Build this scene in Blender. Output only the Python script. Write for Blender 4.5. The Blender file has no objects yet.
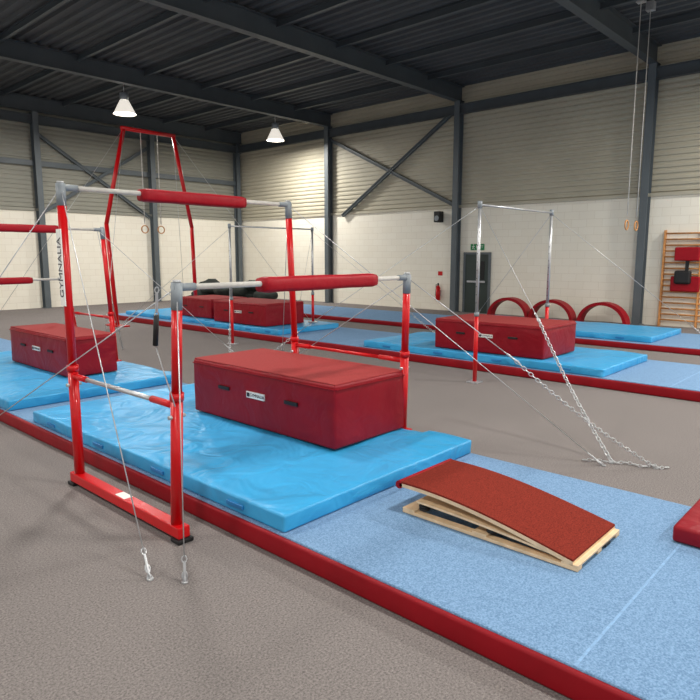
import bpy, bmesh, math, random
from mathutils import Vector, Matrix, noise
random.seed(4)
scene=bpy.context.scene
try:
    scene.view_settings.view_transform='Standard'
    scene.view_settings.look='None'
except Exception: pass

# ---------------------------------------------------------------- materials
def srgb(r,g,b):
    def k(c):
        c/=255.0
        return c/12.92 if c<=0.04045 else ((c+0.055)/1.055)**2.4
    return (k(r),k(g),k(b),1)
def mat(name,col,rough=.5,metal=0,noise_scale=0,var=.12,bump=0,bump_scale=None,spec=.5,coat=0,detail=3,col2=None,bdist=.01,distort=0):
    m=bpy.data.materials.new(name); m.use_nodes=True
    nt=m.node_tree; n=nt.nodes; l=nt.links
    b=n['Principled BSDF']
    b.inputs['Base Color'].default_value=col
    b.inputs['Roughness'].default_value=rough
    b.inputs['Metallic'].default_value=metal
    b.inputs['Specular IOR Level'].default_value=spec
    if coat: b.inputs['Coat Weight'].default_value=coat
    tc=n.new('ShaderNodeTexCoord')
    if noise_scale:
        t=n.new('ShaderNodeTexNoise'); t.inputs['Scale'].default_value=noise_scale; t.inputs['Detail'].default_value=detail
        l.new(tc.outputs['Object'],t.inputs['Vector'])
        r=n.new('ShaderNodeValToRGB')
        c2=col2 or tuple(min(1,c*(1+var)) for c in col[:3])+(1,)
        c1=tuple(c*(1-var) for c in col[:3])+(1,)
        r.color_ramp.elements[0].position=.35; r.color_ramp.elements[1].position=.65
        r.color_ramp.elements[0].color=c1; r.color_ramp.elements[1].color=c2
        l.new(t.outputs['Fac'],r.inputs['Fac']); l.new(r.outputs['Color'],b.inputs['Base Color'])
    if bump:
        t2=n.new('ShaderNodeTexNoise'); t2.inputs['Scale'].default_value=bump_scale or noise_scale; t2.inputs['Detail'].default_value=detail
        t2.inputs['Distortion'].default_value=distort
        l.new(tc.outputs['Object'],t2.inputs['Vector'])
        bp=n.new('ShaderNodeBump'); bp.inputs['Strength'].default_value=bump; bp.inputs['Distance'].default_value=bdist
        l.new(t2.outputs['Fac'],bp.inputs['Height']); l.new(bp.outputs['Normal'],b.inputs['Normal'])
    return m
M={}
M['red_paint']=mat('red_powder_coat',srgb(198,12,20),.32,coat=.15,noise_scale=3,var=.04,spec=.35)
M['red_pvc']=mat('red_pvc',srgb(134,4,24),.45,noise_scale=2.5,var=.07,bump=.6,bump_scale=3.0,bdist=.05,distort=.6,spec=.28)
M['red_edge']=mat('red_edge_vinyl',srgb(138,6,22),.5,noise_scale=4,var=.08,bump=.3,bump_scale=6,bdist=.02,spec=.25)
M['red_pad']=mat('red_pad_vinyl',srgb(154,6,26),.48,noise_scale=6,var=.06,bump=.5,bump_scale=9,bdist=.02,spec=.25)
M['block_top']=mat('block_top_canvas',srgb(148,54,54),.8,noise_scale=60,var=.10,bump=.1,bump_scale=200,spec=.2)
M['board_top']=mat('springboard_carpet',srgb(122,44,34),.95,noise_scale=120,var=.3,bump=.3,bump_scale=300,spec=.1)
M['blue_mat']=mat('blue_mat_vinyl',srgb(54,158,212),.38,noise_scale=1.2,var=.05,bump=.75,bump_scale=2.6,bdist=.06,detail=2,distort=1.0,spec=.4)
M['blue_side']=mat('blue_mat_side',srgb(32,120,182),.45,noise_scale=3,var=.06,bump=.3,bump_scale=8,bdist=.02)
M['carpet_blue']=mat('blue_carpet',srgb(106,140,176),.97,noise_scale=110,var=.16,bump=.3,bump_scale=200,spec=.1,detail=6,col2=srgb(130,163,198))
M['seam']=mat('carpet_seam',srgb(130,164,200),.95,noise_scale=50,var=.1,spec=.1)
M['steel']=mat('galvanised_steel',srgb(190,192,195),.35,metal=.6,noise_scale=10,var=.1)
M['grey_plastic']=mat('grey_collar',srgb(130,138,144),.45,noise_scale=9,var=.08)
M['bar']=mat('fibreglass_bar',srgb(205,202,196),.5,noise_scale=20,var=.06)
M['wood']=mat('plywood',srgb(226,196,158),.55,noise_scale=14,var=.1)
M['wood2']=mat('wallbar_wood',srgb(200,140,80),.5,noise_scale=8,var=.12)
M['black']=mat('black_rubber',srgb(20,20,22),.6,noise_scale=12,var=.1)
M['white']=mat('white_label',srgb(235,235,230),.5,noise_scale=20,var=.02)
M['ink']=mat('label_ink',srgb(30,30,40),.6,noise_scale=20,var=.02)
M['column']=mat('column_steel_paint',srgb(90,98,103),.5,noise_scale=3,var=.06)
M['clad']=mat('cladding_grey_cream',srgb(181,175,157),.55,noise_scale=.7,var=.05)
M['clad_l_shade']=mat('cladding_grey_cream_left_shaded',srgb(148,147,136),.55,noise_scale=.7,var=.05)  # same cladding, darker: shade on the left wall put into its colour
M['ceil']=mat('roof_deck',srgb(74,77,80),.8,noise_scale=1,var=.1)
M['roofsteel']=mat('roof_steel',srgb(70,77,82),.5,noise_scale=2,var=.08)
M['door']=mat('door_paint',srgb(48,60,56),.5,noise_scale=2,var=.08)
M['green']=mat('exit_green',srgb(20,130,70),.5,noise_scale=5,var=.02)
M['dark_cloth']=mat('dark_cloth',srgb(40,46,42),.9,noise_scale=3,var=.4,bump=.4,bump_scale=5,bdist=.05)
def emis(name,col,s):
    m=bpy.data.materials.new(name); m.use_nodes=True
    b=m.node_tree.nodes['Principled BSDF']; b.inputs['Emission Color'].default_value=col; b.inputs['Emission Strength'].default_value=s
    b.inputs['Base Color'].default_value=col
    return m
M['glow']=emis('lamp_lens',(1,.95,.86,1),18)
M['lampwhite']=emis('prismatic_lamp_reflector',(1,.94,.84,1),.7)
def floor_mat():
    m=bpy.data.materials.new('grey_carpet'); m.use_nodes=True
    nt=m.node_tree;n=nt.nodes;l=nt.links;b=n['Principled BSDF'];b.inputs['Roughness'].default_value=.97;b.inputs['Specular IOR Level'].default_value=.1
    tc=n.new('ShaderNodeTexCoord')
    a=n.new('ShaderNodeTexNoise');a.inputs['Scale'].default_value=85;a.inputs['Detail'].default_value=7;a.inputs['Roughness'].default_value=.75
    c=n.new('ShaderNodeTexNoise');c.inputs['Scale'].default_value=.8;c.inputs['Detail'].default_value=5
    for t in(a,c): l.new(tc.outputs['Object'],t.inputs['Vector'])
    r=n.new('ShaderNodeValToRGB');r.color_ramp.elements[0].position=.34;r.color_ramp.elements[1].position=.66
    r.color_ramp.elements[0].color=srgb(92,87,87);r.color_ramp.elements[1].color=srgb(156,149,146)
    l.new(a.outputs['Fac'],r.inputs['Fac'])
    r2=n.new('ShaderNodeValToRGB');r2.color_ramp.elements[0].color=(.8,.8,.8,1);r2.color_ramp.elements[1].color=(1,1,1,1)
    l.new(c.outputs['Fac'],r2.inputs['Fac'])
    mx=n.new('ShaderNodeMixRGB');mx.blend_type='MULTIPLY';mx.inputs['Fac'].default_value=1
    l.new(r.outputs['Color'],mx.inputs['Color1']);l.new(r2.outputs['Color'],mx.inputs['Color2'])
    l.new(mx.outputs['Color'],b.inputs['Base Color'])
    bp=n.new('ShaderNodeBump');bp.inputs['Strength'].default_value=.3;bp.inputs['Distance'].default_value=.01
    l.new(a.outputs['Fac'],bp.inputs['Height']);l.new(bp.outputs['Normal'],b.inputs['Normal'])
    return m
M['floor']=floor_mat()
def brick_mat(name,axis):
    m=bpy.data.materials.new(name); m.use_nodes=True
    nt=m.node_tree;n=nt.nodes;l=nt.links;b=n['Principled BSDF'];b.inputs['Roughness'].default_value=.7
    tc=n.new('ShaderNodeTexCoord');s=n.new('ShaderNodeSeparateXYZ');cb=n.new('ShaderNodeCombineXYZ')
    l.new(tc.outputs['Object'],s.inputs[0]);l.new(s.outputs[axis],cb.inputs['X']);l.new(s.outputs['Z'],cb.inputs['Y'])
    br=n.new('ShaderNodeTexBrick');br.inputs['Scale'].default_value=1
    br.inputs['Brick Width'].default_value=.45;br.inputs['Row Height'].default_value=.225;br.inputs['Mortar Size'].default_value=.006
    br.inputs['Color1'].default_value=srgb(243,238,224);br.inputs['Color2'].default_value=srgb(240,234,219);br.inputs['Mortar'].default_value=srgb(228,221,205)
    l.new(cb.outputs[0],br.inputs['Vector']);l.new(br.outputs['Color'],b.inputs['Base Color'])
    bp=n.new('ShaderNodeBump');bp.inputs['Strength'].default_value=.25;bp.inputs['Distance'].default_value=.006;bp.invert=True
    l.new(br.outputs['Fac'],bp.inputs['Height']);l.new(bp.outputs['Normal'],b.inputs['Normal'])
    return m
M['brickX']=brick_mat('painted_block_x','X');M['brickY']=brick_mat('painted_block_y','Y')

# ---------------------------------------------------------------- helpers
def group(name,loc=(0,0,0)):
    e=bpy.data.objects.new(name,None); e.location=loc; e.empty_display_size=.2
    scene.collection.objects.link(e); return e
def link(ob,parent):
    scene.collection.objects.link(ob)
    if parent:
        ob.parent=parent; ob.matrix_parent_inverse=Matrix.Translation(-Vector(parent.location))
    return ob
def from_bm(bm,name,m,parent=None,smooth=False):
    me=bpy.data.meshes.new(name); bm.to_mesh(me); bm.free()
    ms=m if isinstance(m,list) else [m]
    for x in ms: me.materials.append(x)
    if smooth:
        for p in me.polygons: p.use_smooth=True
    return link(bpy.data.objects.new(name,me),parent)
def box(name,x0,x1,y0,y1,z0,z1,m,parent=None,bevel=0,seg=2):
    bm=bmesh.new(); bmesh.ops.create_cube(bm,size=1)
    for v in bm.verts:
        v.co=Vector(((x0+x1)/2+v.co.x*(x1-x0),(y0+y1)/2+v.co.y*(y1-y0),(z0+z1)/2+v.co.z*(z1-z0)))
    if bevel: bmesh.ops.bevel(bm,geom=bm.edges[:],offset=bevel,segments=seg,affect='EDGES',profile=.5)
    return from_bm(bm,name,m,parent,False)
def add_cyl(bm,p0,p1,r,r2=None,seg=16,cap=True):
    p0=Vector(p0);p1=Vector(p1);d=p1-p0
    q=d.to_track_quat('Z','Y').to_matrix().to_4x4()
    bmesh.ops.create_cone(bm,cap_ends=cap,segments=seg,radius1=r,radius2=r if r2 is None else r2,depth=d.length,matrix=Matrix.Translation((p0+p1)/2)@q)
def cyl(name,p0,p1,r,m,parent=None,r2=None,seg=16):
    bm=bmesh.new(); add_cyl(bm,p0,p1,r,r2,seg)
    ob=from_bm(bm,name,m,parent)
    for p in ob.data.polygons: p.use_smooth = len(p.vertices)==4
    return ob
def add_torus(bm,c,R,r,rot,sx=1,seg=12,ms=6):
    grid=[]
    for i in range(seg):
        a=2*math.pi*i/seg;row=[]
        for j in range(ms):
            b=2*math.pi*j/ms
            p=Vector(((R+r*math.cos(b))*math.cos(a)*sx,(R+r*math.cos(b))*math.sin(a),r*math.sin(b)))
            row.append(bm.verts.new(Vector(c)+rot@p))
        grid.append(row)
    for i in range(seg):
        for j in range(ms):
            bm.faces.new((grid[i][j],grid[(i+1)%seg][j],grid[(i+1)%seg][(j+1)%ms],grid[i][(j+1)%ms]))
def chain(name,p0,p1,m,parent,R=.015,r=.0045):
    p0=Vector(p0);p1=Vector(p1);d=p1-p0;n=max(2,int(d.length/(R*2.6)));q=d.to_track_quat('X','Z').to_matrix()
    bm=bmesh.new()
    for i in range(n):
        t=(i+.5)/n;c=p0+d*t; c.z=max(c.z-math.sin(t*math.pi)*.03*d.length,.012)
        add_torus(bm,c,R,r,q@Matrix.Rotation(math.pi/2*(i%2),3,'X'),1.6,8,5)
    return from_bm(bm,name,m,parent,True)
def turnbuckle(name,c,d,m,parent):
    d=Vector(d).normalized();c=Vector(c)
    bm=bmesh.new(); add_cyl(bm,c-d*.06,c+d*.06,.009,seg=8)
    add_torus(bm,c-d*.08,.015,.004,d.to_track_quat('X','Z').to_matrix(),1.3,8,5); add_torus(bm,c+d*.08,.015,.004,d.to_track_quat('X','Z').to_matrix(),1.3,8,5)
    return from_bm(bm,name,m,parent)
def text(name,s,loc,size,m,parent,rot,align='CENTER'):
    cu=bpy.data.curves.new(name,'FONT');cu.body=s;cu.size=size;cu.align_x=align;cu.align_y='CENTER';cu.extrude=.0008
    cu.materials.append(m)
    o=bpy.data.objects.new(name,cu);o.location=loc;o.rotation_euler=rot
    return link(o,parent)
FACE_MX=(math.pi/2,0,-math.pi/2)

def soft_box(name,x0,x1,y0,y1,z0,z1,m,parent,amp=.008,step=.12,bev=.03,scale=1.6,notch=None):
    bm=bmesh.new(); bmesh.ops.create_cube(bm,size=1)
    for v in bm.verts:
        v.co=Vector(((x0+x1)/2+v.co.x*(x1-x0),(y0+y1)/2+v.co.y*(y1-y0),(z0+z1)/2+v.co.z*(z1-z0)))
    bmesh.ops.bevel(bm,geom=bm.edges[:],offset=bev,segments=3,affect='EDGES',profile=.5)
    def cuts(a,b,ax,extra=()):
        n=max(2,int((b-a)/step))
        for t in [a+(b-a)*i/n for i in range(1,n)]+list(extra):
            co=[0,0,0];co[ax]=t;no=[0,0,0];no[ax]=1
            bmesh.ops.bisect_plane(bm,geom=bm.verts[:]+bm.edges[:]+bm.faces[:],plane_co=co,plane_no=no)
    cuts(x0,x1,0);cuts(y0,y1,1,(notch[0]-.01,notch[0],notch[1],notch[1]+.01) if notch else ())
    if z1-z0>.3: cuts(z0,z1,2)
    for v in bm.verts:
        if v.co.z>z0+.01:
            k=noise.noise(v.co*scale)+.5*noise.noise(v.co*scale*2.7+Vector((3,1,7)))
            if v.co.z>z1-.02: v.co.z+=k*amp
            if abs(v.co.x-x0)<.01: v.co.x-=k*amp*.8
            if abs(v.co.x-x1)<.01: v.co.x+=k*amp*.8-.004
            if abs(v.co.y-y0)<.01: v.co.y-=k*amp*.8
    if notch:
        a,b,xn=notch
        for v in bm.verts:
            if a-.001<=v.co.y<=b+.001 and v.co.x>xn: v.co.x=xn+(v.co.x-xn)*.02
    return from_bm(bm,name,m,parent,True)

# ---------------------------------------------------------------- room
WX,WY,ZC,ZB=18.2,23.6,7.3,3.5
box('floor',-8,WX+.3,-8,WY+.3,-.2,0,M['floor'])
def prof(g,ax):
    bm=bmesh.new(); pts=[];z=ZB+.06;p=.155
    pts.append((0.03,ZB));
    while z<ZC:
        pts+= [(0.03,z),(0.0,z+.02),(0.0,z+p*.55),(0.03,z+p*.7)]
        z+=p
    a=[];b=[]
    for d,zz in pts:
        if ax=='x': a.append(bm.verts.new((WX+d,-8,zz)));b.append(bm.verts.new((WX+d,WY,zz)))
        else: a.append(bm.verts.new((-8,WY+d,zz)));b.append(bm.verts.new((WX,WY+d,zz)))
    for i in range(len(a)-1): bm.faces.new((a[i],b[i],b[i+1],a[i+1]))
    from_bm(bm,'cladding',M['clad'] if ax=='x' else M['clad_l_shade'],g)
g=group('wall_right',(WX,8,0)); box('blockwork',WX,WX+.3,-8,WY+.3,0,ZB,M['brickY'],g); prof(g,'x')
g=group('wall_left',(5,WY,0)); box('blockwork',-8,WX,WY,WY+.3,0,ZB,M['brickX'],g); prof(g,'y')
box('trim_1',WX-.05,WX-.001,-8,WY-.06,ZB-.05,ZB+.04,M['clad'])
box('trim_2',-8,WX-.06,WY-.05,WY-.001,ZB-.05,ZB+.04,M['clad_l_shade'])
bm=bmesh.new();x=-8;a=[];b=[]
while x<WX+.3:
    for dx,dz in((0,0),(.1,0),(.14,.06),(.26,.06)):
        a.append(bm.verts.new((x+dx,-8,ZC+dz)));b.append(bm.verts.new((x+dx,WY+.3,ZC+dz)))
    x+=.3
for i in range(len(a)-1): bm.faces.new((a[i],a[i+1],b[i+1],b[i]))
from_bm(bm,'ceiling',M['ceil'])
def ibeam(name,p0,p1,h,w,m,parent,up=(0,0,1)):
    p0=Vector(p0);p1=Vector(p1);d=(p1-p0).normalized();up=Vector(up);side=d.cross(up).normalized();up=side.cross(d).normalized()
    bm=bmesh.new();t=.02
    for (a0,a1,b0,b1) in((-w/2,w/2,h/2-t,h/2),(-w/2,w/2,-h/2,-h/2+t),(-t/2,t/2,-h/2+t,h/2-t)):
        vs=[]
        for p in(p0,p1):
            for s,u in((a0,b0),(a1,b0),(a1,b1),(a0,b1)): vs.append(bm.verts.new(p+side*s+up*u))
        for f in((0,1,2,3),(7,6,5,4),(0,4,5,1),(1,5,6,2),(2,6,7,3),(3,7,4,0)): bm.faces.new([vs[i] for i in f])
    bmesh.ops.recalc_face_normals(bm,faces=bm.faces[:])
    return from_bm(bm,name,m,parent)
colY=[-.15,5.8,11.75,17.7]
for y in colY:
    g=group('steel_column',(WX-.16,y,0)); ibeam('column_section',(WX-.16,y,0),(WX-.16,y,ZC-.5),.26,.2,M['column'],g,up=(1,0,0)); box('base_plate',WX-.3,WX-.02,y-.14,y+.14,0,.02,M['column'],g)
for x in(.5,4.9,9.3,13.75,18.0):
    g=group('steel_column',(x,WY-.16,0)); ibeam('column_section',(x,WY-.16,0),(x,WY-.16,ZC-.5),.26,.2,M['column'],g,up=(0,1,0)); box('base_plate',x-.14,x+.14,WY-.3,WY-.02,0,.02,M['column'],g)
g=group('roof_rafters',(5,10,ZC))
for y in colY+[23.3]:
    ibeam('rafter',(-8,y,ZC-.26),(WX-.02,y,ZC-.26),.48,.22,M['roofsteel'],g)
for x in range(-6,18,2):
    ibeam('purlin',(x+.3,-8,ZC-.09),(x+.3,WY,ZC-.09),.16,.08,M['roofsteel'],g)
ibeam('eaves_beam',(WX-.2,-8,ZC-.75),(WX-.2,WY,ZC-.75),.3,.15,M['roofsteel'],g)
ibeam('eaves_beam_left',(-8,WY-.2,ZC-.75),(WX,WY-.2,ZC-.75),.3,.15,M['roofsteel'],g)
def brace(name,p0,p1,w=.11):
    ibeam(name,p0,p1,w,w,M['column'],gb,up=(.01,.01,1))
gb=group('wall_cross_bracing',(WX-.1,14.7,5))
brace('brace_1',(WX-.1,17.6,6.3),(WX-.1,11.9,3.55));brace('brace_2',(WX-.1,11.9,6.6),(WX-.1,17.0,3.4))
gb=group('wall_cross_bracing',(11.5,WY-.1,5))
brace('brace_1',(9.4,WY-.1,6.1),(13.6,WY-.1,3.4));brace('brace_2',(13.6,WY-.1,6.1),(9.4,WY-.1,3.4))
g=group('wall_girt',(5,WY-.1,5)); box('girt_rail',-8,WX-.1,WY-.12,WY-.03,5.0,5.18,M['column'],g)

# door, exit sign
g=group('door_1',(WX,11,0))
box('door_leaf',WX-.04,WX-.001,10.55,11.42,0,1.92,M['door'],g,.005)
box('frame_left',WX-.07,WX-.001,11.42,11.49,0,1.99,M['column'],g);box('frame_right',WX-.07,WX-.001,10.48,10.55,0,1.99,M['column'],g)
box('frame_head',WX-.07,WX-.001,10.55,11.42,1.92,1.99,M['column'],g)
box('glazing',WX-.05,WX-.04,10.7,10.84,1.1,1.7,M['black'],g)
box('push_bar',WX-.1,WX-.06,10.65,11.32,1.0,1.06,M['steel'],g)
g=group('exit_sign',(WX,11,2.2))
box('sign_board',WX-.03,WX-.001,10.75,11.25,2.06,2.26,M['green'],g)
text('sign_text','EXIT',(WX-.032,10.91,2.16),.13,M['white'],g,FACE_MX)
bm=bmesh.new();yy=11.14;dz=-.09
add_cyl(bm,(WX-.033,yy,2.32+dz),(WX-.031,yy,2.32+dz),.018,seg=10)
for p in(((yy,2.29),(yy+.02,2.23)),((yy+.02,2.23),(yy-.03,2.20)),((yy-.03,2.20),(yy-.03,2.17)),((yy+.02,2.23),(yy+.05,2.19)),((yy,2.28),(yy-.05,2.26)),((yy,2.28),(yy+.05,2.26))):
    add_cyl(bm,(WX-.032,p[0][0],p[0][1]+dz),(WX-.032,p[1][0],p[1][1]+dz),.008,seg=6)
from_bm(bm,'running_figure',M['white'],g)
g=group('fire_extinguisher',(WX-.12,12.45,.4))
cyl('bottle',(WX-.12,12.45,.35),(WX-.12,12.45,.78),.08,M['red_paint'],g);cyl('shoulder',(WX-.12,12.45,.78),(WX-.12,12.45,.86),.08,M['red_paint'],g,.03)
cyl('valve',(WX-.12,12.45,.86),(WX-.12,12.45,.94),.03,M['black'],g);cyl('hose',(WX-.12,12.53,.9),(WX-.12,12.55,.5),.014,M['black'],g)
box('bracket',WX-.04,WX-.001,12.4,12.5,.5,.7,M['steel'],g);box('sign',WX-.01,WX-.001,12.36,12.54,1.2,1.34,M['red_paint'],g)
g=group('wall_speaker',(WX-.2,12.45,3.2))
box('cabinet',WX-.3,WX-.05,12.33,12.57,3.0,3.36,M['black'],g,.02);box('bracket',WX-.05,WX-.001,12.4,12.5,3.15,3.3,M['steel'],g)
cyl('woofer',(WX-.3,12.45,3.13),(WX-.31,12.45,3.13),.09,M['grey_plastic'],g)
g=group('wall_bars',(WX-.1,4.6,0))
for y in(5.25,4.35,3.45): box('upright',WX-.14,WX-.02,y-.02,y+.02,0,2.55,M['wood2'],g,.003)
for i in range(16): cyl('rung_%d'%(i+1),(WX-.11,3.45,.18+i*.152),(WX-.11,5.25,.18+i*.152),.022,M['wood2'],g,seg=10)
g=group('hanging_red_pad',(WX-.25,4.75,1.5))
box('pad_upper',WX-.26,WX-.16,4.35,4.95,1.75,2.1,M['red_pad'],g,.03);box('pad_lower',WX-.26,WX-.16,4.3,5.0,.95,1.35,M['red_pad'],g,.03)
box('strap',WX-.2,WX-.16,4.6,4.68,1.2,1.9,M['black'],g);box('bag',WX-.36,WX-.2,4.5,4.9,1.15,1.5,M['black'],g,.05)

# ---------------------------------------------------------------- podium strips
def strip(x0,x1,y0,y1,h,seams):
    g=group('carpeted_podium_runway',((x0+x1)/2,(y0+y1)/2,0))
    soft_box('edging',x0,x1,y0,y1,0,h-.012,M['red_edge'],g,amp=.006,step=.5,bev=.02)
    box('carpet',x0+.025,x1-.025,y0+.025,y1-.025,h-.03,h,M['carpet_blue'],g,.008)
    for i,s in enumerate(seams): box('seam_%d'%i,x0+.03,x1-.03,s-.007,s+.007,h-.002,h+.001,M['seam'],g)
    return g
strip(2.44,4.74,-3.0,16,.15,[.95,7.0])
strip(8.95,11.15,-1,18,.15,[2.4,8.6])
strip(13.2,15.7,-1,16.6,.13,[5,11])

def landing_mat(x0,x1,y0,y1,z0,h,notch=None):
    g=group('landing_mat',((x0+x1)/2,(y0+y1)/2,z0))
    soft_box('cover',x0,x1,y0,y1,z0,z0+h,M['blue_mat'],g,amp=.012,step=.07,bev=.018,notch=notch,scale=2.0)
    for i in range(4):
        y=y0+(i+.5)*(y1-y0)/4
        box('handle_%d'%(i+1),x0-.014,x0+.004,y-.09,y+.09,z0+h*.35,z0+h*.6,M['blue_side'],g,.004)
    return g
landing_mat(2.48,4.70,2.84,6.85,.152,.12,notch=(3.3,5.25,4.585))
landing_mat(2.47,4.70,7.5,11.5,.152,.12,notch=(9.1,11.0,4.585))
landing_mat(9.0,10.95,3.3,7.9,.152,.12)
landing_mat(9.0,10.95,10.4,13.2,.152,.12)
landing_mat(13.4,15.5,4,9,.132,.12)
landing_mat(9.2,11.0,13.5,17.5,.152,.10)

def block(x0,x1,y0,y1,z0,h,label=True):
    g=group('foam_training_block',((x0+x1)/2,(y0+y1)/2,z0))
    soft_box('cover',x0,x1,y0,y1,z0,z0+h-.012,M['red_pvc'],g,amp=.009,step=.12,bev=.022,scale=2.4)
    box('top_canvas',x0+.012,x1-.012,y0+.012,y1-.012,z0+h-.02,z0+h,M['block_top'],g,.006)
    box('piping_near',x0-.013,x0+.004,y0+.01,y1-.01,z0+h-.05,z0+h-.042,M['red_edge'],g)
    box('piping_end',x0+.01,x1-.01,y0-.013,y0+.004,z0+h-.05,z0+h-.042,M['red_edge'],g)
    L=y1-y0
    for i,f in enumerate((.26,.74)):
        y=y0+L*f
        box('handle_slot_%d'%(i+1),x0-.016,x0+.002,y-.085,y+.085,z0+h*.54,z0+h*.60,M['black'],g,.004)
    if label:
        y=y0+L*.5
        box('label',x0-.014,x0+.002,y-.13,y+.13,z0+h*.5,z0+h*.61,M['white'],g,.002)
        box('label_mark',x0-.0155,x0-.013,y+.08,y+.12,z0+h*.52,z0+h*.59,M['ink'],g)
        text('label_text','GYMNALIA',(x0-.016,y-.03,z0+h*.555),.042,M['ink'],g,FACE_MX)
    return g
block(3.63,4.57,3.5,5.55,.285,.56)
block(3.5,4.2,8.3,10.3,.28,.54)
block(9.15,10.35,4.3,6.35,.28,.52)
block(9.15,10.35,11.0,13.0,.28,.52)
block(9.5,10.7,13.6,15.2,.265,.5,False)

# ---------------------------------------------------------------- uneven bars
def frame(g,tag,X,y1,z1,y2,z2,out1,out2,zb=0,lean=0):
    """lean: how far the base sits outside the bar end along the rail direction"""
    s=-1 if y1>y2 else 1
    b1=y1+s*out1; b2=y2-s*out2
    lo,hi=min(b1,b2),max(b1,b2)
    XB=X+lean
    box(tag+'_base_beam',XB-.045,XB+.045,lo-.09,hi+.09,zb+.03,zb+.11,M['red_paint'],g,.008)
    for k,y in(('a',lo-.06),('b',hi+.06)):
        box(tag+'_foot_'+k,XB-.06,XB+.06,y-.05,y+.05,zb+.002,zb+.03,M['black'],g,.006)
    sp=[]
    for k,yb,yt,zt in(('high',b1,y1,z1),('low',b2,y2,z2)):
        zc=.97
        def P(z):
            f=(z-.1)/(zt-.1); return Vector((XB+(X-XB)*f,yb+(yt-yb)*f,z))
        cyl(f'{tag}_{k}_outer_post',P(zb+.1),P(zc),.04,M['red_paint'],g,seg=20)
        cyl(f'{tag}_{k}_collar',P(zc),P(zc+.05),.046,M['red_paint'],g,seg=20)
        cyl(f'{tag}_{k}_inner_post',P(zc+.05),P(zt-.14),.034,M['red_paint'],g,seg=20)
        cyl(f'{tag}_{k}_head',P(zt-.14),P(zt+.03),.036,M['grey_plastic'],g,seg=20)
        cyl(f'{tag}_{k}_cap',P(zt+.03),P(zt+.045),.026,M['steel'],g,seg=20)
        a=P(.86)+Vector((-.06,0,0));cyl(f'{tag}_{k}_clamp_knob',a,a+Vector((.12,0,0)),.014,M['steel'],g,seg=10)
        sp.append(P(.93))
    a,b=sp
    cyl(tag+'_spreader_tube',a,b,.017,M['steel'] if tag=='near' else M['red_paint'],g)
    cyl(tag+'_spreader_sleeve_1',a,a.lerp(b,.16),.024,M['red_paint'],g)
    cyl(tag+'_spreader_sleeve_2',b,b.lerp(a,.2),.024,M['red_paint'],g)
def bar_pad(name,xa,xb,y,z,m,g,w=.065,hh=.055):
    bm=bmesh.new();n=24;secs=24;rings=[]
    for i in range(secs+1):
        t=i/secs;x=xa+(xb-xa)*t
        k=1+.06*noise.noise(Vector((x*7,y,z)))
        e=.86 if i in(0,secs) else 1
        row=[]
        for j in range(n):
            a=2*math.pi*j/n
            ca,sa=math.cos(a),math.sin(a)
            yy=w*k*e*math.copysign(abs(ca)**.55,ca);zz=hh*k*e*math.copysign(abs(sa)**.6,sa)-.008
            row.append(bm.verts.new((x,y+yy,z+zz)))
        rings.append(row)
    for i in range(secs):
        for j in range(n): bm.faces.new((rings[i][j],rings[i][(j+1)%n],rings[i+1][(j+1)%n],rings[i+1][j]))
    bm.faces.new(rings[0][::-1]);bm.faces.new(rings[-1])
    bmesh.ops.recalc_face_normals(bm,faces=bm.faces[:])
    return from_bm(bm,name,m,g,True)
def uneven_bars(x0,x1,yh,zh,yl,zl,guys=[],brand=True,zfar=.152):
    g=group('uneven_bars',((x0+x1)/2,(yh+yl)/2,0))
    frame(g,'near',x0,yh,zh,yl,zl,.0,.12)
    frame(g,'far',x1,yh,zh,yl,zl,.0,.12,zfar,.11)
    for k,y,z in(('high',yh,zh),('low',yl,zl)):
        cyl(k+'_bar_rail',(x0+.12,y,z),(x1-.12,y,z),.0195,M['bar'],g)
        for t,xa,xb in(('a',x0-.03,x0+.13),('b',x1+.03,x1-.13)): cyl(f'{k}_bar_end_{t}',(xa,y,z),(xb,y,z),.025,M['grey_plastic'],g)
    bar_pad('high_bar_pad',x0+.67,x0+1.77,yh,zh-.005,M['red_pad'],g)
    bar_pad('low_bar_pad',x0+.67,x0+1.89,yl,zl,M['red_pad'],g)
    if brand:
        box('brand_panel',x0-.042,x0-.034,yh-.04,yh+.04,1.5,2.1,M['white'],g)
        text('brand_text','GYMNALIA',(x0-.043,yh,1.8),.095,M['ink'],g,(0,math.radians(-90),0))
        ym=(yh+yl)/2+.05
        box('base_label',x0-.035,x0+.035,ym-.07,ym+.07,.11,.113,M['white'],g)
        cyl('webbing_strap',(x0-.05,yl+.17,1.52),(x0-.05,yl+.2,1.32),.018,M['black'],g,seg=8)
        turnbuckle('strap_hook',(x0-.05,yl+.16,1.6),(0,-.1,1),M['steel'],g)
        cyl('strap_cable',(x0-.05,yl+.2,1.32),(x0-.06,yl-.02,.95),.0045,M['steel'],g,seg=6)
    for i,(p,q,ch) in enumerate(guys):
        p=Vector(p);q=Vector(q);m_=p.lerp(q,ch)
        cyl('guy_cable_%d'%(i+1),p,m_,.0042,M['steel'],g,seg=6)
        if ch<1:
            turnbuckle('turnbuckle_%d'%(i+1),m_,q-p,M['steel'],g)
            chain('guy_chain_%d'%(i+1),m_,q,M['steel'],g)
        cyl('floor_anchor_%d'%(i+1),(q.x,q.y,q.z),(q.x,q.y,q.z+.01),.02,M['steel'],g)
    return g
X0,X1,YH,YL,ZH,ZL=2.16,4.52,5.03,3.45,2.42,1.70
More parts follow.
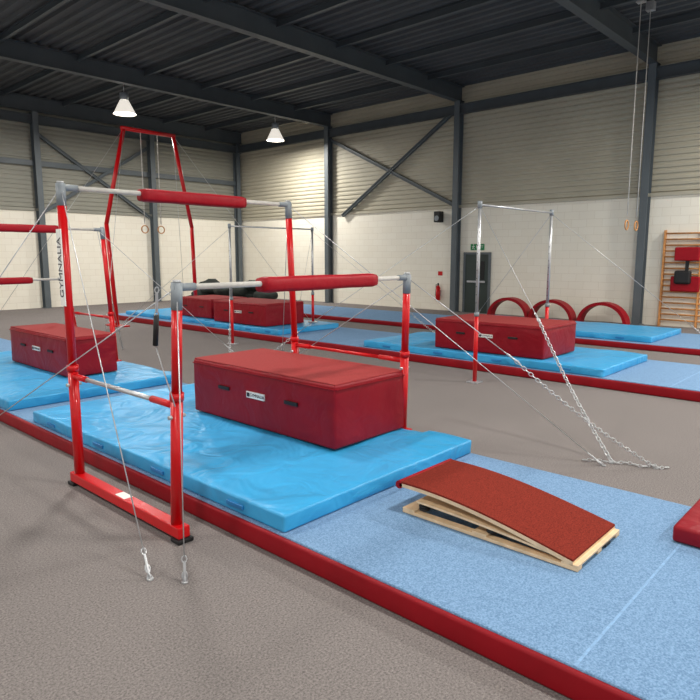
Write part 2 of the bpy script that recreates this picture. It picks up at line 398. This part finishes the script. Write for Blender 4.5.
guys=[((X0,YH,ZH),(1.75,3.21,0),.97),((X0,YL,ZL),(1.87,3.03,0),.97),
      ((X0,YH,ZH),(1.2,7.2,0),.8),((X1,YL,ZL),(5.85,1.62,0),.42),((X1,YH,ZH),(6.1,7.0,0),.75),
      ((X1,YL,ZL-.03),(5.3,6.9,0),.8),((X1,YH,ZH),(5.6,2.0,0),.98),((X0,YL,ZL),(1.5,6.6,0),.85)]
uneven_bars(X0,X1,YH,ZH,YL,ZL,guys=guys)
uneven_bars(X0,X1+.08,9.35,2.28,10.75,1.5,guys=[((X1,9.35,2.28),(6.2,7.6,0),.8),((X1,9.35,2.28),(6.2,12,0),.8),((X0,9.35,2.28),(1,7.8,0),.8)],brand=False)

def high_bar(x0,x1,y,z,zr,guys):
    g=group('horizontal_high_bar',((x0+x1)/2,y,0))
    for k,x in(('near',x0),('far',x1)):
        zb=0 if x<8.9 or x>11.2 else .285
        box(k+'_foot',x-.09,x+.09,y-.09,y+.09,zb,zb+.02,M['steel'],g,.004)
        cyl(k+'_post_lower',(x,y,zb+.02),(x,y,zr),.032,M['red_paint'],g)
        cyl(k+'_collar',(x,y,zr),(x,y,zr+.06),.038,M['grey_plastic'],g)
        cyl(k+'_post_upper',(x,y,zr+.06),(x,y,z-.02),.025,M['steel'],g)
        for i in range(8): cyl(f'{k}_height_hole_{i}',(x-.028,y,zr+.2+i*.12),(x-.022,y,zr+.2+i*.12),.007,M['black'],g,seg=8)
        cyl(k+'_head',(x,y,z-.05),(x,y,z+.05),.034,M['grey_plastic'],g)
    cyl('rail',(x0,y,z),(x1,y,z),.016,M['steel'],g)
    for i,(p,q,ch) in enumerate(guys):
        p=Vector(p);q=Vector(q);m_=p.lerp(q,ch)
        cyl('guy_cable_%d'%(i+1),p,m_,.0042,M['steel'],g,seg=6)
        turnbuckle('turnbuckle_%d'%(i+1),m_,q-p,M['steel'],g)
        chain('guy_chain_%d'%(i+1),m_,q,M['steel'],g,.018,.0055)
        cyl('floor_anchor_%d'%(i+1),(q.x,q.y,q.z),(q.x,q.y,q.z+.012),.03,M['steel'],g)
high_bar(8.10,10.45,4.88,2.62,1.0,[((8.10,4.88,2.6),(5.75,1.98,0),.55),((8.10,4.88,2.6),(6.3,8.2,0),.75),((10.45,4.88,2.6),(12.4,2.2,0),.75),((10.45,4.88,2.6),(12.6,8.0,0),.75)])
high_bar(8.14,10.55,10.9,2.5,.95,[((8.14,10.9,2.45),(6.2,8.4,0),.75),((8.14,10.9,2.45),(6.5,13.5,0),.75),((10.55,10.9,2.45),(12.5,8.6,0),.75),((10.55,10.9,2.45),(12.5,13.6,0),.75)])

# ---------------------------------------------------------------- rings frame
g=group('rings_frame',(9.35,16,0))
def tubepath(name,pts,r,m,g):
    bm=bmesh.new()
    for a,b in zip(pts[:-1],pts[1:]): add_cyl(bm,a,b,r,seg=12)
    for p in pts[1:-1]: bmesh.ops.create_uvsphere(bm,u_segments=12,v_segments=8,radius=r,matrix=Matrix.Translation(p))
    return from_bm(bm,name,m,g,True)
for n,xs in(('left',(8.62,8.0,8.15)),('right',(10.1,10.6,10.65))):
    zb=0 if n=='left' else .27
    tubepath(n+'_leg',[(xs[0],16,5.2),(xs[1],16,2.7),(xs[2],16,zb+.03)],.055,M['red_paint'],g)
    box(n+'_foot',xs[2]-.15,xs[2]+.15,15.6,16.4,zb,zb+.04,M['red_paint'],g,.01)
tubepath('top_beam',[(8.55,16,5.2),(10.15,16,5.2)],.055,M['red_paint'],g)
for x in(9.1,9.6):
    cyl('strap_%d'%(x*10),(x,16,5.15),(x,16,2.75),.012,M['bar'],g,seg=8)
    bm=bmesh.new();add_torus(bm,(x,16,2.6),.1,.016,Matrix.Rotation(math.pi/2,3,'X'),seg=24,ms=8);from_bm(bm,'ring_%d'%(x*10),M['wood2'],g,True)
for i,(p,q) in enumerate((((8.62,16,5.2),(6.3,13,0)),((8.62,16,5.2),(6.0,19,0)),((10.1,16,5.2),(12.5,13,0)),((10.1,16,5.2),(12.5,19.5,0)))):
    cyl('guy_cable_%d'%(i+1),p,q,.006,M['steel'],g,seg=6)
g=group('hanging_gymnastic_rings',(14.6,5,2.5))
for x in(14.4,15.0):
    cyl('strap_%d'%(x*10),(x,4.98,ZC-.2),(x,4.98,2.75),.010,M['bar'],g,seg=8)
    bm=bmesh.new();add_torus(bm,(x,4.98,2.55),.1,.016,Matrix.Rotation(math.pi/2,3,'X'),seg=24,ms=8);from_bm(bm,'ring_%d'%(x*10),M['wood2'],g,True)
    box('ceiling_plate_%d'%(x*10),x-.08,x+.08,4.9,5.06,ZC-.2,ZC-.02,M['steel'],g)

# arches
for i,yc in enumerate((6.5,7.98,9.35)):
    g=group('foam_arch_trainer',(17.4,yc,0))
    bm=bmesh.new();n=24;R=.68;H_=.62;t=.085;xa,xb=17.25,17.6;rows=[]
    for k in range(n+1):
        a=math.pi*k/n
        o=(R*math.cos(a),H_*math.sin(a));inn=((R-t)*math.cos(a),(H_-t)*math.sin(a))
        rows.append([bm.verts.new((xx,yc+p[0],p[1])) for p,xx in((o,xa),(o,xb),(inn,xb),(inn,xa))])
    for k in range(n):
        for j in range(4): bm.faces.new((rows[k][j],rows[k][(j+1)%4],rows[k+1][(j+1)%4],rows[k+1][j]))
    bm.faces.new(rows[0][::-1]);bm.faces.new(rows[-1])
    bmesh.ops.recalc_face_normals(bm,faces=bm.faces[:])
    from_bm(bm,'arch_body',M['red_pad'],g)
# pile of dark covers
g=group('pile_of_folded_covers',(14.8,19.3,0))
for i in range(34):
    bm=bmesh.new();y=random.uniform(17.9,21.2);c=Vector((14.6+random.uniform(-.6,.6)-(y-19.5)*.2,y,random.choice((.16,.2,.42,.6,.75))))
    bmesh.ops.create_icosphere(bm,subdivisions=3,radius=.34,matrix=Matrix.Translation(c)@Matrix.Diagonal((random.uniform(.9,1.5),random.uniform(.9,1.5),.6,1)))
    for v in bm.verts:
        v.co+= (v.co-c).normalized()*noise.noise(v.co*4)*.1; v.co.z=max(v.co.z,.004)
    from_bm(bm,'cover_%d'%i,M['dark_cloth'],g,True)

# ---------------------------------------------------------------- springboard
g=group('springboard',(3.57,1.9,.15))
xa,xb,ya,yb=3.26,3.90,1.30,2.53; z0=.152
for k,x in(('left',xa),('middle',(xa+xb)/2-.03),('right',xb-.06)): box('base_rail_'+k,x,x+.06,ya-.03,yb-.03,z0,z0+.022,M['wood'],g,.003)
for k,y in(('low',ya-.03),('mid',1.85),('high',yb-.13)): box('base_cross_'+k,xa,xb,y,y+.1,z0+.022,z0+.036,M['wood'],g,.003)
def zt(t): return .185+.150*math.sin(t*1.72)
def deck(name,xa,xb,t0,t1,off0,off1,m):
    bm=bmesh.new();n=24;rows=[]
    for k in range(n+1):
        t=t0+(t1-t0)*k/n;y=ya+(yb-ya)*t;z=zt(t)
        rows.append([bm.verts.new(p) for p in((xa,y,z+off0),(xb,y,z+off0),(xb,y,z+off1),(xa,y,z+off1))])
    for k in range(n):
        for j in range(4): bm.faces.new((rows[k][j],rows[k][(j+1)%4],rows[k+1][(j+1)%4],rows[k+1][j]))
    bm.faces.new(rows[0][::-1]);bm.faces.new(rows[-1])
    bmesh.ops.recalc_face_normals(bm,faces=bm.faces[:])
    return from_bm(bm,name,m,g)
deck('ply_deck',xa,xb,0,1,-.006,.018,M['wood'])
deck('carpet_surface',xa+.002,xb-.002,.0,1,.018,.03,M['board_top'])
cyl('padded_nose',(xa,yb+.005,zt(1)+.006),(xb,yb+.005,zt(1)+.006),.028,M['red_pad'],g,seg=20)
box('end_label',3.66,3.74,ya-.034,ya-.028,z0+.004,z0+.02,M['black'],g)
bm=bmesh.new();rows=[]
for k in range(13):
    t=k/12;y=ya+.02+(yb-.16-ya)*t;z=.192+.055*math.sin(t*1.4)
    rows.append([bm.verts.new(p) for p in((xa+.01,y,z),(xb-.01,y,z),(xb-.01,y,z+.014),(xa+.01,y,z+.014))])
for k in range(12):
    for j in range(4): bm.faces.new((rows[k][j],rows[k][(j+1)%4],rows[k+1][(j+1)%4],rows[k+1][j]))
bm.faces.new(rows[0][::-1]);bm.faces.new(rows[-1]);bmesh.ops.recalc_face_normals(bm,faces=bm.faces[:])
from_bm(bm,'leaf_spring',M['wood'],g)
for i,(x,y) in enumerate(((xa+.06,2.36),(xb-.06,2.36),(xa+.06,1.84),(xb-.06,1.84))):
    bm=bmesh.new();h=.262 if y>2 else .222
    for k in range(4): add_torus(bm,(x,y,z0+.04+k*(h-z0-.04)/4+.006),.03,.008,Matrix.Identity(3),seg=14,ms=6)
    from_bm(bm,'spring_buffer_%d'%(i+1),M['black'],g,True)
g=group('red_crash_mat',(4.35,-.3,.15))
soft_box('cover',4.02,4.68,-1.2,1.0,.156,.26,M['red_pvc'],g,amp=.004,step=.2,bev=.02)

g=group('loose_chain',(5.85,1.75,0))
pts=[(5.6,2.2),(5.68,2.1),(5.72,1.95),(5.8,1.86),(5.78,1.72),(5.9,1.66),(5.84,1.6),(5.93,1.54)]
bm=bmesh.new();k=0
for a,b in zip(pts[:-1],pts[1:]):
    a=Vector((*a,.014));b=Vector((*b,.014));d=b-a;n=max(1,int(d.length/.04))
    for i in range(n):
        add_torus(bm,a+d*(i+.5)/n,.013,.004,d.to_track_quat('X','Z').to_matrix()@Matrix.Rotation(math.pi/2.4*(k%2),3,'X'),1.6,8,5);k+=1
from_bm(bm,'links',M['steel'],g,True)

# ---------------------------------------------------------------- lamps
for x,y in [(x,y) for x in(-2,4,10.2,16.3) for y in(-4,1,6.9,12.8,18.8)]:  # extra rows out of view are added to light the hall and foreground
    if (x,y) in ((10.2,6.9),(16.3,6.9),(16.3,12.8),(10.2,12.8)): continue
    zL=6.35
    g=group('high_bay_lamp',(x,y,zL))
    cyl('suspension',(x,y,zL+.45),(x,y,ZC),.012,M['steel'],g,seg=8);cyl('ballast',(x,y,zL+.25),(x,y,zL+.48),.13,M['grey_plastic'],g)
    bm=bmesh.new();add_cyl(bm,(x,y,zL-.15),(x,y,zL+.26),.34,.13,seg=24,cap=False);from_bm(bm,'reflector',M['lampwhite'],g,True)
    cyl('lens',(x,y,zL-.115),(x,y,zL-.1),.3,M['glow'],g,seg=24)
    L=bpy.data.lights.new('lamp_light','AREA');L.shape='DISK';L.size=.55;L.energy=310 if x>9 else 170;L.color=(1,.965,.90)
    o=bpy.data.objects.new('lamp_light',L);o.location=(x,y,zL-.17);link(o,g)
w=bpy.data.worlds.new('world');scene.world=w;w.use_nodes=True
w.node_tree.nodes['Background'].inputs['Color'].default_value=(1,.985,.97,1);w.node_tree.nodes['Background'].inputs['Strength'].default_value=.72

# ---------------------------------------------------------------- camera
cd=bpy.data.cameras.new('camera');cam=bpy.data.objects.new('camera',cd);scene.collection.objects.link(cam)
cd.sensor_width=36;cd.lens=626/700*36;cd.clip_end=200
cam.location=(0,0,1.9)
cam.rotation_euler=(math.pi/2-math.atan(95/626),0,-math.atan(690/633))
scene.camera=cam
